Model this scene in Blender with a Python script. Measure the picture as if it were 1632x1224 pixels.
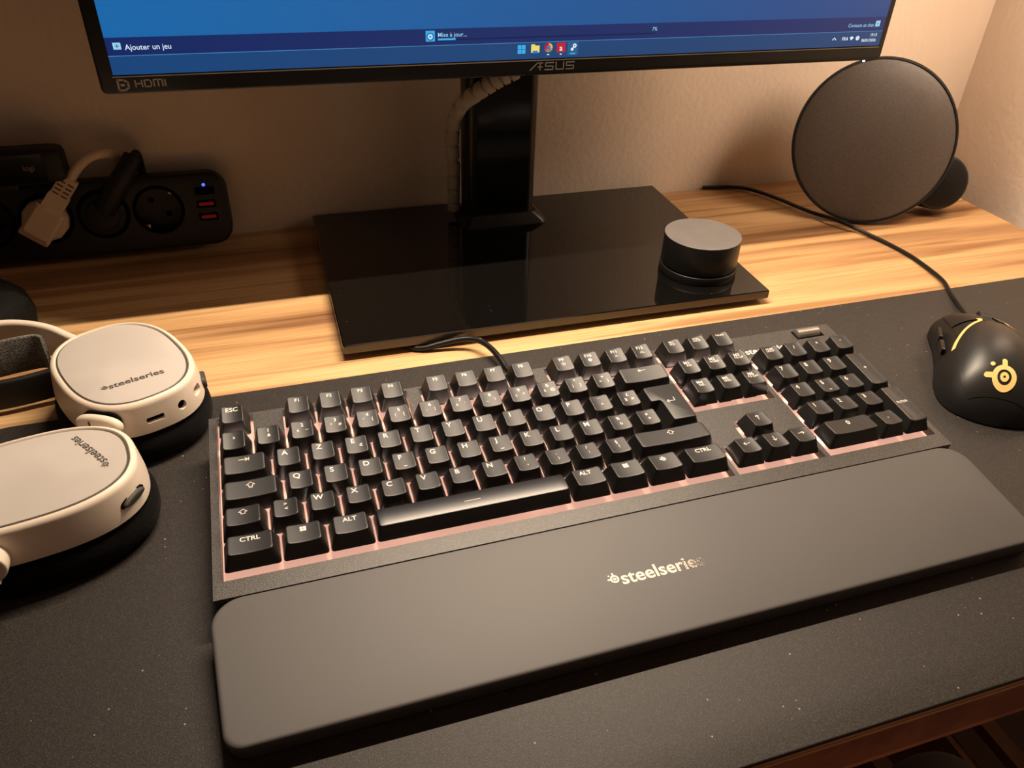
import bpy, bmesh, math, random
from mathutils import Vector, Matrix
random.seed(7)
sc = bpy.context.scene
for o in list(bpy.data.objects): bpy.data.objects.remove(o)
S = 0.001                                   # everything below is written in millimetres
PI = math.pi
def rad(a): return math.radians(a)

# ---------------------------------------------------------------- camera
cd = bpy.data.cameras.new('camera'); cam = bpy.data.objects.new('camera', cd); sc.collection.objects.link(cam)
cd.sensor_width = 36; cd.lens = 36*1239.37/1632; cd.clip_start = 0.01; cd.clip_end = 50
CR = ((0.95267045,0.15099087,-0.26385749),(-0.30251727,0.55661027,-0.77373659),(0.03003862,0.81693743,0.5759435))
CL = (48.58674*S, -287.45591*S, 334.8309*S)
cam.matrix_world = Matrix(((*CR[0],CL[0]),(*CR[1],CL[1]),(*CR[2],CL[2]),(0,0,0,1)))
sc.camera = cam
# ---------------------------------------------------------------- world, lights, exposure
w = bpy.data.worlds.new('world'); sc.world = w; w.use_nodes = True
w.node_tree.nodes['Background'].inputs[0].default_value = (1.0,0.62,0.44,1)
w.node_tree.nodes['Background'].inputs[1].default_value = 0.035
def area(name, loc, rot, sx, sy, power, col, spread=PI):
    l = bpy.data.lights.new(name,'AREA'); l.shape='RECTANGLE'; l.size=sx*S; l.size_y=sy*S; l.energy=power; l.color=col; l.spread=spread
    o = bpy.data.objects.new(name,l); sc.collection.objects.link(o); o.location=[v*S for v in loc]; o.rotation_euler=[rad(a) for a in rot]
    return o
WARM = (1.0,0.79,0.58)
bar_light = area('bar_light', (271,262,556), (-8,0,0), 440, 9, 8.6, WARM)
room_fill = area('room_fill', (420,-700,1650), (-25,0,0), 900, 600, 2.1, (1.0,0.56,0.37))  # soft fill added to lift the whole room, no ceiling fixture behind it
corner_fill = area('corner_fill', (765,205,345), (62,8,18), 150, 150, 1.45, (1.0,0.74,0.54))  # added fill that brightens the walls at right; no lamp stands there
sc.view_settings.view_transform = 'Standard'; sc.view_settings.look = 'None'
sc.view_settings.exposure = 0.0; sc.view_settings.gamma = 1.0; sc.view_settings.use_curve_mapping = False

# ---------------------------------------------------------------- materials
def lin(c):
    return tuple(((v/255)/12.92 if v/255<=0.04045 else ((v/255+0.055)/1.055)**2.4) for v in c)
def mat(name, rgb, rough=0.5, metal=0.0, spec=0.5, emit=None, es=0.0, coat=0.0, sheen=0.0, noise=None, bump=None, trans=0.0, ior=1.45):
    m = bpy.data.materials.new(name); m.use_nodes = True
    nt = m.node_tree; b = nt.nodes['Principled BSDF']
    c = lin(rgb)
    b.inputs['Base Color'].default_value = (*c,1); b.inputs['Roughness'].default_value = rough
    b.inputs['Metallic'].default_value = metal; b.inputs['Specular IOR Level'].default_value = spec
    b.inputs['Coat Weight'].default_value = coat; b.inputs['Sheen Weight'].default_value = sheen
    b.inputs['IOR'].default_value = ior
    b.inputs['Transmission Weight'].default_value = trans
    if emit: b.inputs['Emission Color'].default_value = (*lin(emit),1); b.inputs['Emission Strength'].default_value = es
    tc = nt.nodes.new('ShaderNodeTexCoord')
    if noise:                                # (scale, other colour, low, high)
        n = nt.nodes.new('ShaderNodeTexNoise'); n.inputs['Scale'].default_value = noise[0]; n.inputs['Detail'].default_value = 3
        nt.links.new(tc.outputs['Object'], n.inputs['Vector'])
        r = nt.nodes.new('ShaderNodeMapRange'); r.inputs[1].default_value = noise[2]; r.inputs[2].default_value = noise[3]
        nt.links.new(n.outputs[0], r.inputs[0])
        mx = nt.nodes.new('ShaderNodeMix'); mx.data_type='RGBA'; mx.inputs[6].default_value=(*c,1); mx.inputs[7].default_value=(*lin(noise[1]),1)
        nt.links.new(r.outputs[0], mx.inputs[0]); nt.links.new(mx.outputs[2], b.inputs['Base Color'])
    if bump:                                 # (scale, strength, distance_mm)
        n = nt.nodes.new('ShaderNodeTexNoise'); n.inputs['Scale'].default_value = bump[0]; n.inputs['Detail'].default_value = 2
        nt.links.new(tc.outputs['Object'], n.inputs['Vector'])
        bp = nt.nodes.new('ShaderNodeBump'); bp.inputs['Strength'].default_value = bump[1]; bp.inputs['Distance'].default_value = bump[2]*S
        nt.links.new(n.outputs[0], bp.inputs['Height']); nt.links.new(bp.outputs[0], b.inputs['Normal'])
    return m
M = {}
M['wall'] = mat('wall_paint', (224,208,190), 0.85, bump=(160,0.5,1.2), noise=(6,(214,196,177),0.35,0.7))
M['ceiling'] = mat('ceiling_paint', (215,205,190), 0.9)
M['floor'] = mat('floor_wood', (120,62,40), 0.5, noise=(14,(84,44,28),0.4,0.65))
M['key'] = mat('key_plastic', (27,26,25), 0.42, spec=0.7, bump=(5000,0.12,0.05))
M['space'] = mat('spacebar_plastic', (24,23,22), 0.34, spec=0.7, bump=(4000,0.08,0.05))
M['legend'] = mat('legend', (215,205,195), 0.5, emit=(255,214,190), es=0.3)
M['case'] = mat('keyboard_case', (52,50,48), 0.42, spec=0.6, noise=(2000,(112,106,100),0.50,0.72), bump=(2000,0.6,0.22))
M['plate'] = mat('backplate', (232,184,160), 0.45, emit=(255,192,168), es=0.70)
M['led'] = mat('led', (255,255,255), 0.5, emit=(255,226,208), es=75.0)
M['rest'] = mat('rest_rubber', (78,76,76), 0.55, spec=0.6, noise=(9,(81,79,78),0.4,0.6))
M['glossblack'] = mat('gloss_black', (9,9,9), 0.12, spec=0.5)
M['satinblack'] = mat('satin_black', (15,14,14), 0.35)
M['matteblack'] = mat('matte_black', (16,15,14), 0.6)
M['hole'] = mat('hole_black', (4,4,4), 0.9, spec=0.1)
M['glass'] = mat('base_glass', (12,11,10), 0.035, spec=0.5, coat=0.3, noise=(700,(14,13,12),0.6,0.7))
M['glassedge'] = mat('glass_edge', (74,68,60), 0.25, spec=0.8)
M['white'] = mat('white_plastic', (222,208,192), 0.42, spec=0.45)
M['whiteplate'] = mat('white_plate', (186,180,174), 0.38, spec=0.5, noise=(18,(178,172,166),0.4,0.6))
M['greyprint'] = mat('grey_print', (70,64,58), 0.6)
M['cushion'] = mat('cushion_fabric', (9,8,8), 0.95, spec=0.15, sheen=0.03, bump=(1500,0.8,0.5))
M['strap'] = mat('strap_fabric', (112,110,104), 0.85, sheen=0.3, noise=(900,(60,58,54),0.42,0.6), bump=(900,0.9,0.5))
M['dial'] = mat('dial_rubber', (58,56,52), 0.6)
M['plug'] = mat('plug_plastic', (205,185,160), 0.5)
M['plugslot'] = mat('plug_slot', (80,62,48), 0.7)
M['stripbody'] = mat('strip_plastic', (17,15,14), 0.5, bump=(3000,0.1,0.05))
M['red'] = mat('usb_red', (205,40,34), 0.5)
M['brass'] = mat('contact_metal', (215,170,140), 0.3, metal=1.0)
M['blueled'] = mat('blue_led', (90,90,255), 0.5, emit=(70,90,255), es=2.2)
M['whiteled'] = mat('white_led', (220,230,255), 0.5, emit=(215,228,255), es=3.0)
M['speaker'] = mat('speaker_face', (88,78,70), 0.42, spec=0.55, noise=(1400,(64,56,50),0.4,0.62), bump=(1400,0.5,0.25))
M['darkgrain'] = mat('dark_grain', (8,7,6), 0.8, spec=0.2, noise=(900,(34,29,24),0.60,0.72), bump=(900,0.5,0.3))
M['speakerrim'] = mat('speaker_rim', (15,14,13), 0.4)
M['puck'] = mat('puck_metal', (104,101,100), 0.4, metal=0.15, noise=(60,(99,96,95),0.4,0.6))
M['puckside'] = mat('puck_side', (28,27,27), 0.4, metal=0.2)
M['cable'] = mat('black_cable', (14,13,13), 0.45)
M['sleeve'] = mat('cable_sleeve', (196,184,165), 0.5)
M['mouse'] = mat('mouse_plastic', (30,29,28), 0.4, spec=0.6)
M['mouseside'] = mat('mouse_rubber', (22,20,19), 0.55, bump=(2500,0.3,0.1))
M['gold'] = mat('mouse_glow', (225,190,120), 0.4, emit=(255,196,105), es=0.30)
M['wheel'] = mat('wheel_rubber', (26,25,24), 0.55)
M['bezel'] = mat('monitor_bezel', (14,12,11), 0.3, spec=0.5)
M['bezelprint'] = mat('bezel_print', (112,98,84), 0.5)
M['silver'] = mat('silver_print', (190,184,176), 0.3, metal=0.8)
M['deskedge'] = mat('desk_edge_band', (196,128,100), 0.5, noise=(30,(160,100,78),0.4,0.6))
M['metal'] = mat('leg_metal', (150,108,84), 0.5)
M['ribbed'] = None; M['ribbed'] = mat('ribbed_cloth', (96,92,92), 0.9, sheen=0.3)

def screen_mat(name, c0, c1, es):
    m = bpy.data.materials.new(name); m.use_nodes=True; nt=m.node_tree; b=nt.nodes['Principled BSDF']
    b.inputs['Base Color'].default_value=(0.01,0.01,0.012,1); b.inputs['Roughness'].default_value=0.35
    tc=nt.nodes.new('ShaderNodeTexCoord'); sp=nt.nodes.new('ShaderNodeSeparateXYZ'); r=nt.nodes.new('ShaderNodeMapRange')
    nt.links.new(tc.outputs['Object'],sp.inputs[0]); nt.links.new(sp.outputs[0],r.inputs[0])
    r.inputs[1].default_value=-0.30; r.inputs[2].default_value=0.31
    mx=nt.nodes.new('ShaderNodeMix'); mx.data_type='RGBA'; mx.inputs[6].default_value=(*lin(c0),1); mx.inputs[7].default_value=(*lin(c1),1)
    nt.links.new(r.outputs[0],mx.inputs[0]); nt.links.new(mx.outputs[2],b.inputs['Emission Color']); b.inputs['Emission Strength'].default_value=es
    return m
M['scr_main']=screen_mat('screen_wallpaper',(14,104,172),(30,68,128),0.93)
M['scr_dark']=screen_mat('screen_toolbar',(4,36,98),(22,44,100),0.93)
M['scr_task']=screen_mat('screen_taskbar',(10,68,124),(26,66,112),0.93)
def glow(name,c,es=1.0):
    M[name]=mat(name,(10,10,10),0.4,emit=c,es=es)
glow('g_white',(225,240,255)); glow('g_light',(150,205,235)); glow('g_line',(70,125,180)); glow('g_cyan',(60,170,230)); glow('g_yellow',(240,215,110))
glow('g_red',(195,30,48)); glow('g_green',(70,180,110)); glow('g_blue',(40,120,200)); glow('g_hl',(40,92,140)); glow('g_bar',(4,28,76))

def wood_mat():
    m=bpy.data.materials.new('desk_wood'); m.use_nodes=True; nt=m.node_tree; b=nt.nodes['Principled BSDF']; L=nt.links
    tc=nt.nodes.new('ShaderNodeTexCoord')
    def nz(scale,sx,sy,det=4,dist=0.0,off=0):
        mp=nt.nodes.new('ShaderNodeMapping'); mp.inputs['Scale'].default_value=(sx,sy,sy); mp.inputs['Location'].default_value=(off,off*1.7,0)
        n=nt.nodes.new('ShaderNodeTexNoise'); n.inputs['Scale'].default_value=scale; n.inputs['Detail'].default_value=det; n.inputs['Distortion'].default_value=dist
        L.new(tc.outputs['Object'],mp.inputs[0]); L.new(mp.outputs[0],n.inputs['Vector']); return n.outputs[0]
    broad=nz(1.0,1.1,17,2,0.3,2.0); mid=nz(1.0,2.6,75,4,0.6,5.0); fine=nz(1.0,14,900,3,0.0,1.0)
    r1=nt.nodes.new('ShaderNodeValToRGB'); e=r1.color_ramp.elements
    e[0].position=0.34; e[0].color=(*lin((140,102,72)),1); e[1].position=0.60; e[1].color=(*lin((214,178,130)),1)
    k=e.new(0.46); k.color=(*lin((194,154,108)),1)
    L.new(broad,r1.inputs[0])
    r2=nt.nodes.new('ShaderNodeValToRGB'); f=r2.color_ramp.elements
    f[0].position=0.33; f[0].color=(0.60,0.52,0.46,1); f[1].position=0.50; f[1].color=(1,1,1,1)
    L.new(mid,r2.inputs[0])
    r3=nt.nodes.new('ShaderNodeValToRGB'); g=r3.color_ramp.elements
    g[0].position=0.35; g[0].color=(0.80,0.76,0.70,1); g[1].position=0.6; g[1].color=(1,1,1,1)
    L.new(fine,r3.inputs[0])
    def mul(a,c):
        x=nt.nodes.new('ShaderNodeMix'); x.data_type='RGBA'; x.blend_type='MULTIPLY'; x.inputs[0].default_value=1.0
        L.new(a,x.inputs[6]); L.new(c,x.inputs[7]); return x.outputs[2]
    L.new(mul(mul(r1.outputs[0],r2.outputs[0]),r3.outputs[0]),b.inputs['Base Color'])
    b.inputs['Roughness'].default_value=0.5; b.inputs['Specular IOR Level'].default_value=0.35
    return m
M['wood']=wood_mat()
def specks(key,scale,thr,rad_,col):
    nt=M[key].node_tree; b=nt.nodes['Principled BSDF']
    tc=nt.nodes.new('ShaderNodeTexCoord'); v=nt.nodes.new('ShaderNodeTexVoronoi'); v.inputs['Scale'].default_value=scale
    nt.links.new(tc.outputs['Object'],v.inputs['Vector'])
    r=nt.nodes.new('ShaderNodeMapRange'); r.inputs[1].default_value=rad_; r.inputs[2].default_value=rad_*1.5; r.inputs[3].default_value=1; r.inputs[4].default_value=0
    nt.links.new(v.outputs['Distance'],r.inputs[0])
    sel=nt.nodes.new('ShaderNodeMath'); sel.operation='GREATER_THAN'; sel.inputs[1].default_value=thr
    sp=nt.nodes.new('ShaderNodeSeparateColor'); nt.links.new(v.outputs['Color'],sp.inputs[0]); nt.links.new(sp.outputs[0],sel.inputs[0])
    mu=nt.nodes.new('ShaderNodeMath'); mu.operation='MULTIPLY'; nt.links.new(r.outputs[0],mu.inputs[0]); nt.links.new(sel.outputs[0],mu.inputs[1])
    old=b.inputs['Base Color'].links[0].from_socket
    mx=nt.nodes.new('ShaderNodeMix'); mx.data_type='RGBA'; mx.inputs[7].default_value=(*lin(col),1)
    nt.links.new(mu.outputs[0],mx.inputs[0]); nt.links.new(old,mx.inputs[6]); nt.links.new(mx.outputs[2],b.inputs['Base Color'])
def mat_fabric():
    m=mat('desk_mat_fabric',(36,33,31),0.55,spec=0.6,sheen=0.0,noise=(2200,(80,73,68),0.50,0.72),bump=(2400,0.5,0.3))
    nt=m.node_tree; b=nt.nodes['Principled BSDF']
    # pale dust specks
    tc=nt.nodes.new('ShaderNodeTexCoord'); v=nt.nodes.new('ShaderNodeTexVoronoi'); v.inputs['Scale'].default_value=150
    nt.links.new(tc.outputs['Object'],v.inputs['Vector'])
    r=nt.nodes.new('ShaderNodeMapRange'); r.inputs[1].default_value=0.05; r.inputs[2].default_value=0.085; r.inputs[3].default_value=1; r.inputs[4].default_value=0
    nt.links.new(v.outputs['Distance'],r.inputs[0])
    sel=nt.nodes.new('ShaderNodeMath'); sel.operation='GREATER_THAN'; sel.inputs[1].default_value=0.60
    sp=nt.nodes.new('ShaderNodeSeparateColor'); nt.links.new(v.outputs['Color'],sp.inputs[0]); nt.links.new(sp.outputs[0],sel.inputs[0])
    mu=nt.nodes.new('ShaderNodeMath'); mu.operation='MULTIPLY'; nt.links.new(r.outputs[0],mu.inputs[0]); nt.links.new(sel.outputs[0],mu.inputs[1])
    old=b.inputs['Base Color'].links[0].from_socket
    mx=nt.nodes.new('ShaderNodeMix'); mx.data_type='RGBA'; mx.inputs[7].default_value=(*lin((170,158,140)),1)
    nt.links.new(mu.outputs[0],mx.inputs[0]); nt.links.new(old,mx.inputs[6]); nt.links.new(mx.outputs[2],b.inputs['Base Color'])
    return m
M['mat']=mat_fabric()
specks('glass',170,0.80,0.035,(150,140,125))
def worn_print():
    m=bpy.data.materials.new('worn_print'); m.use_nodes=True; nt=m.node_tree; b=nt.nodes['Principled BSDF']; L=nt.links
    b.inputs['Roughness'].default_value=0.45
    tc=nt.nodes.new('ShaderNodeTexCoord'); sp=nt.nodes.new('ShaderNodeSeparateXYZ'); L.new(tc.outputs['Object'],sp.inputs[0])
    r=nt.nodes.new('ShaderNodeMapRange'); r.inputs[1].default_value=0.208; r.inputs[2].default_value=0.240; r.inputs[3].default_value=0; r.inputs[4].default_value=0.60
    L.new(sp.outputs[0],r.inputs[0])
    n=nt.nodes.new('ShaderNodeTexNoise'); n.inputs['Scale'].default_value=1300; L.new(tc.outputs['Object'],n.inputs['Vector'])
    a=nt.nodes.new('ShaderNodeMath'); a.operation='SUBTRACT'; L.new(n.outputs[0],a.inputs[0]); L.new(r.outputs[0],a.inputs[1])
    q=nt.nodes.new('ShaderNodeMapRange'); q.inputs[1].default_value=-0.05; q.inputs[2].default_value=0.22; L.new(a.outputs[0],q.inputs[0])
    mx=nt.nodes.new('ShaderNodeMix'); mx.data_type='RGBA'; mx.inputs[6].default_value=(*lin((48,45,42)),1); mx.inputs[7].default_value=(*lin((236,224,205)),1)
    L.new(q.outputs[0],mx.inputs[0]); L.new(mx.outputs[2],b.inputs['Base Color'])
    return m
M['worn']=worn_print()

# ---------------------------------------------------------------- helpers
def link(o,parent=None):
    sc.collection.objects.link(o)
    if parent: o.parent=parent
    return o
def thing(name,label,cat,loc=(0,0,0),rot=(0,0,0),group=None):
    o=bpy.data.objects.new(name,None); link(o); o.empty_display_size=0.02
    o.location=[v*S for v in loc]; o.rotation_euler=[rad(a) for a in rot]
    tag(o,label,cat,group); return o
def tag(o,label=None,cat=None,group=None,kind=None):
    if label: o['label']=label
    if cat: o['category']=cat
    if group: o['group']=group
    if kind: o['kind']=kind
    return o
def obj(name,bm,mats,parent=None,smooth=35,loc=None,label=None,norm=True):
    if norm: bmesh.ops.recalc_face_normals(bm,faces=bm.faces[:])
    me=bpy.data.meshes.new(name); 
    bmesh.ops.scale(bm,vec=(S,S,S),verts=bm.verts[:])
    bm.to_mesh(me); bm.free()
    for m in (mats if isinstance(mats,(list,tuple)) else [mats]): me.materials.append(M[m] if isinstance(m,str) else m)
    if smooth: me.shade_smooth(); me.set_sharp_from_angle(angle=rad(smooth))
    o=bpy.data.objects.new(name,me); link(o,parent)
    if loc: o.location=[v*S for v in loc]
    if label: o['label']=label
    return o
def ring(bm,pts): return [bm.verts.new(p) for p in pts]
def bridge(bm,a,b,mi=0,closed=True):
    n=len(a)
    for i in range(n if closed else n-1):
        f=bm.faces.new((a[i],a[(i+1)%n],b[(i+1)%n],b[i])); f.material_index=mi
def loft(bm,rings,cap0=True,cap1=True,mi=0,mcap=None):
    rs=[ring(bm,r) for r in rings]
    for a,b in zip(rs,rs[1:]): bridge(bm,a,b,mi)
    if cap0: bm.faces.new(rs[0]).material_index=mi
    if cap1: bm.faces.new(rs[-1]).material_index=mi if mcap is None else mcap
    return rs
def rrect(hw,hd,r,n=5,cx=0,cy=0):
    r=min(r,hw*.999,hd*.999); P=[]
    for (sx,sy,a0) in ((1,1,0),(-1,1,90),(-1,-1,180),(1,-1,270)):
        for i in range(n+1):
            a=rad(a0+90*i/n); P.append((cx+sx*(hw-r)+r*math.cos(a),cy+sy*(hd-r)+r*math.sin(a)))
    return P
def rsub(hw,hd,r,n=5,mx=6,my=4):
    """rounded rectangle with points along its straight sides too"""
    P=rrect(hw,hd,r,n); out=[]; k=n+1
    for q in range(4):
        out+=P[q*k:(q+1)*k]; a=P[q*k+k-1]; b=P[((q+1)*k)%len(P)]; m=mx if q%2==0 else my
        out+=[(a[0]+(b[0]-a[0])*i/m,a[1]+(b[1]-a[1])*i/m) for i in range(1,m)]
    return out
def sell(a,b,n=2.4,k=64,cx=0,cy=0):
    P=[]
    for i in range(k):
        t=2*PI*i/k; c,s=math.cos(t),math.sin(t)
        P.append((cx+a*math.copysign(abs(c)**(2/n),c),cy+b*math.copysign(abs(s)**(2/n),s)))
    return P
def z3(P,z): return [(x,y,z) for x,y in P]
def slab(bm,outline,z0,z1,bev=1.0,mi=0,steps=3,bottom_bev=None,mcap=None):
    """prism with rounded top and bottom edges; outline(inset) -> list of xy"""
    bb=bev if bottom_bev is None else bottom_bev; R=[]
    for i in range(steps+1):
        a=PI/2*i/steps; R.append(z3(outline(bb*(1-math.sin(a))),z0+bb*(1-math.cos(a))))
    for i in range(steps+1):
        a=PI/2*i/steps; R.append(z3(outline(bev*(1-math.cos(a))),z1-bev+bev*math.sin(a)))
    return loft(bm,R,mi=mi,mcap=mcap)
def rbox(bm,x0,x1,y0,y1,z0,z1,r=2,bev=0.6,mi=0,n=4,mcap=None):
    cx,cy,hw,hd=(x0+x1)/2,(y0+y1)/2,(x1-x0)/2,(y1-y0)/2
    slab(bm,lambda i:rrect(hw-i,hd-i,max(r-i,0.05),n,cx,cy),z0,z1,bev,mi,mcap=mcap)
def cbox(bm,x0,x1,y0,y1,z0,z1,mi=0):
    loft(bm,[z3([(x0,y0),(x1,y0),(x1,y1),(x0,y1)],z) for z in (z0,z1)],mi=mi)
def cyl(bm,cx,cy,r,z0,z1,bev=0.4,mi=0,k=48,mcap=None):
    slab(bm,lambda i:[(cx+(r-i)*math.cos(2*PI*j/k),cy+(r-i)*math.sin(2*PI*j/k)) for j in range(k)],z0,z1,bev,mi,mcap=mcap)
def spline(pts,n=8):
    P=[Vector(p) for p in pts]; P=[2*P[0]-P[1]]+P+[2*P[-1]-P[-2]]; out=[]
    for i in range(1,len(P)-2):
        for j in range(n):
            t=j/n; a,b,c,d=P[i-1],P[i],P[i+1],P[i+2]
            out.append(.5*((2*b)+(-a+c)*t+(2*a-5*b+4*c-d)*t*t+(-a+3*b-3*c+d)*t**3))
    out.append(P[-2]); return out
def tube(bm,pts,r,k=12,mi=0,prof=None,cap=True):
    """round (or prof) section swept along pts; r number or function(i/n)"""
    P=[Vector(p) for p in pts]; n=len(P); rs=[]; up=Vector((0,0,1))
    T=(P[1]-P[0]).normalized()
    if abs(T.z)>.95: up=Vector((0,1,0))
    N=(up-T*up.dot(T)).normalized()
    for i in range(n):
        T=(P[min(i+1,n-1)]-P[max(i-1,0)]).normalized(); N=(N-T*N.dot(T)).normalized(); B=T.cross(N)
        rr=r(i/(n-1)) if callable(r) else r
        if prof: rs.append([P[i]+B*a+N*b for a,b in prof])
        else: rs.append([P[i]+(B*math.cos(2*PI*j/k)+N*math.sin(2*PI*j/k))*rr for j in range(k)])
    loft(bm,rs,cap0=cap,cap1=cap,mi=mi)
def xform(bm,m,verts=None): bmesh.ops.transform(bm,matrix=m,verts=verts or bm.verts[:])
def text(bm,s,size,x,y,mi=0,z=0.03,ax='CENTER',bold=0.0,rot=0.0,sx=1.0,mapf=None,ay='CENTER'):
    cu=bpy.data.curves.new('t','FONT'); cu.body=s; cu.size=size; cu.align_x=ax; cu.align_y='BOTTOM_BASELINE'; cu.offset=bold; cu.resolution_u=4
    o=bpy.data.objects.new('t',cu); me=o.to_mesh()
    if me is None or not len(me.vertices): bpy.data.objects.remove(o); return
    c,sn=math.cos(rot),math.sin(rot); dy=-size*0.36 if ay=='CENTER' else 0
    vs=[]
    for v in me.vertices:
        px=v.co.x*sx; py=v.co.y+dy; X=x+px*c-py*sn; Y=y+px*sn+py*c
        vs.append(bm.verts.new(mapf(X,Y) if mapf else (X,Y,z(X,Y) if callable(z) else z)))
    for p in me.polygons:
        try: f=bm.faces.new([vs[i] for i in p.vertices]); f.material_index=mi
        except ValueError: pass
    o.to_mesh_clear(); bpy.data.objects.remove(o); bpy.data.curves.remove(cu)
def put(bm,x,y,z,mapf): 
    return bm.verts.new(mapf(x,y) if mapf else (x,y,z(x,y) if callable(z) else z))
def poly(bm,P,mi=0,z=0.03,mapf=None):
    f=bm.faces.new([put(bm,x,y,z,mapf) for x,y in P]); f.material_index=mi; return f
def annulus(bm,cx,cy,r0,r1,mi=0,z=0.03,mapf=None,k=28):
    A=[put(bm,cx+r0*math.cos(2*PI*i/k),cy+r0*math.sin(2*PI*i/k),z,mapf) for i in range(k)]
    B=[put(bm,cx+r1*math.cos(2*PI*i/k),cy+r1*math.sin(2*PI*i/k),z,mapf) for i in range(k)]
    bridge(bm,A,B,mi)
def disc(bm,cx,cy,r,mi=0,z=0.03,mapf=None,k=20): poly(bm,[(cx+r*math.cos(2*PI*i/k),cy+r*math.sin(2*PI*i/k)) for i in range(k)],mi,z,mapf)
def line(bm,P,wd,mi=0,z=0.03,mapf=None):
    for (x0,y0),(x1,y1) in zip(P,P[1:]):
        d=Vector((x1-x0,y1-y0)); n=Vector((-d.y,d.x)).normalized()*wd/2; e=d.normalized()*wd*0.2
        poly(bm,[(x0-e.x+n.x,y0-e.y+n.y),(x0-e.x-n.x,y0-e.y-n.y),(x1+e.x-n.x,y1+e.y-n.y),(x1+e.x+n.x,y1+e.y+n.y)],mi,z,mapf)
def emblem(bm,cx,cy,r,mi=0,z=0.03,mapf=None,rot=0.0):
    """ring-and-dot emblem with two lugs and a satellite dot"""
    annulus(bm,cx,cy,r*0.58,r,mi,z,mapf); annulus(bm,cx,cy,r*0.10,r*0.36,mi,z,mapf)
    def P(a,d): return (cx+d*math.cos(a+rot),cy+d*math.sin(a+rot))
    for a in (rad(92),rad(178)):
        u=(math.cos(a+rot),math.sin(a+rot)); n=(-u[1],u[0]); w2=r*0.21
        poly(bm,[(cx+u[0]*r*.93+n[0]*w2*s,cy+u[1]*r*.93+n[1]*w2*s) for s in (1,-1)]+[(cx+u[0]*r*1.42+n[0]*w2*s,cy+u[1]*r*1.42+n[1]*w2*s) for s in (-1,1)],mi,z,mapf)
        disc(bm,cx+u[0]*r*1.42,cy+u[1]*r*1.42,w2,mi,(lambda X,Y:z(X,Y)+.01) if callable(z) else z+.01,mapf,10)
    disc(bm,*P(rad(135),r*1.42),r*0.2,mi,z,mapf,14)
def wordmark(bm,x,y,size,mi=0,z=0.03,mapf=None,rot=0.0):
    """emblem and word, starting at x,y and running along rot"""
    r=size*0.225; c,s=math.cos(rot),math.sin(rot)
    emblem(bm,x,y,r,mi,z,mapf,rot)
    text(bm,'steelseries',size,x+c*r*1.25,y+s*r*1.25-r*.1,mi,z,'LEFT',size*0.018,rot,1.06,mapf)
def cut(o,build):
    """subtract a solid from object o"""
    bm=bmesh.new(); build(bm); bmesh.ops.recalc_face_normals(bm,faces=bm.faces[:])
    bmesh.ops.scale(bm,vec=(S,S,S),verts=bm.verts[:]); me=bpy.data.meshes.new('cutter'); bm.to_mesh(me); bm.free()
    for m in o.data.materials: me.materials.append(m)
    c=bpy.data.objects.new('cutter',me); sc.collection.objects.link(c)
    par=o.parent; o.parent=None; loc=o.location.copy(); o.location=(0,0,0)
    md=o.modifiers.new('b','BOOLEAN'); md.object=c; md.operation='DIFFERENCE'; md.solver='EXACT'
    bpy.context.view_layer.update(); dg=bpy.context.evaluated_depsgraph_get()
    nm=bpy.data.meshes.new_from_object(o.evaluated_get(dg)); o.modifiers.clear(); o.data=nm; nm.shade_smooth(); nm.set_sharp_from_angle(angle=rad(35))
    bpy.data.objects.remove(c); o.parent=par; o.location=loc

# ---------------------------------------------------------------- the setting
def plane_obj(name,P,m,kind='structure'):
    bm=bmesh.new(); bm.faces.new([bm.verts.new(p) for p in P]); o=obj(name,bm,m,smooth=0,norm=False); o['kind']=kind; return o
WX,WY=886,486
def slabwall(name,x0,x1,y0,y1,z0,z1,m):
    bm=bmesh.new(); cbox(bm,x0,x1,y0,y1,z0,z1); o=obj(name,bm,m,smooth=0); o['kind']='structure'; return o
slabwall('wall_back',-2200,WX,WY,WY+80,-720,1750,'wall')
slabwall('wall_right',WX,WX+80,-2600,WY+80,-720,1750,'wall')
slabwall('floor',-2200,WX,-2600,WY,-760,-720,'floor')
slabwall('ceiling',-2200,WX,-2600,WY,1750,1800,'ceiling')

# ---------------------------------------------------------------- desk
desk=thing('desk','light striped wooden desk standing against the wall','desk',(100,170,-720))
bm=bmesh.new(); cbox(bm,-700,832,-149,WY-1.0,-27,0); bmesh.ops.translate(bm,vec=(-100,-170,720),verts=bm.verts[:])
bmesh.ops.bevel(bm,geom=bm.edges[:],offset=1.0,segments=2,affect='EDGES')
dt=obj('desktop',bm,['wood','deskedge'],desk)
for p in dt.data.polygons:
    if p.normal.y<-.1 or p.normal.x>.1: p.material_index=1
for (x0,x1) in ((868-100-60,888-100-60),):
    pass
for x in (-640,700):
    for y in (-80,420):
        bm=bmesh.new(); rbox(bm,x-25-100,x+25-100,y-25-170,y+25-170,0.2,693,4,1); obj('leg',bm,'metal',desk)
for x in (-640,700):
    bm=bmesh.new(); cbox(bm,x-100-12,x-100+12,-225,225,60,84); obj('stretcher',bm,'metal',desk)

# desk mat
bm=bmesh.new()
slab(bm,lambda i:rrect(474.5-i,173.5-i,30-i,10,309.5,26),0.05,3,0.8)
tag(obj('desk_mat',bm,'mat'),'wide black fabric desk mat, dusty with pale specks, covering the front of the desk','desk mat')

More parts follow.
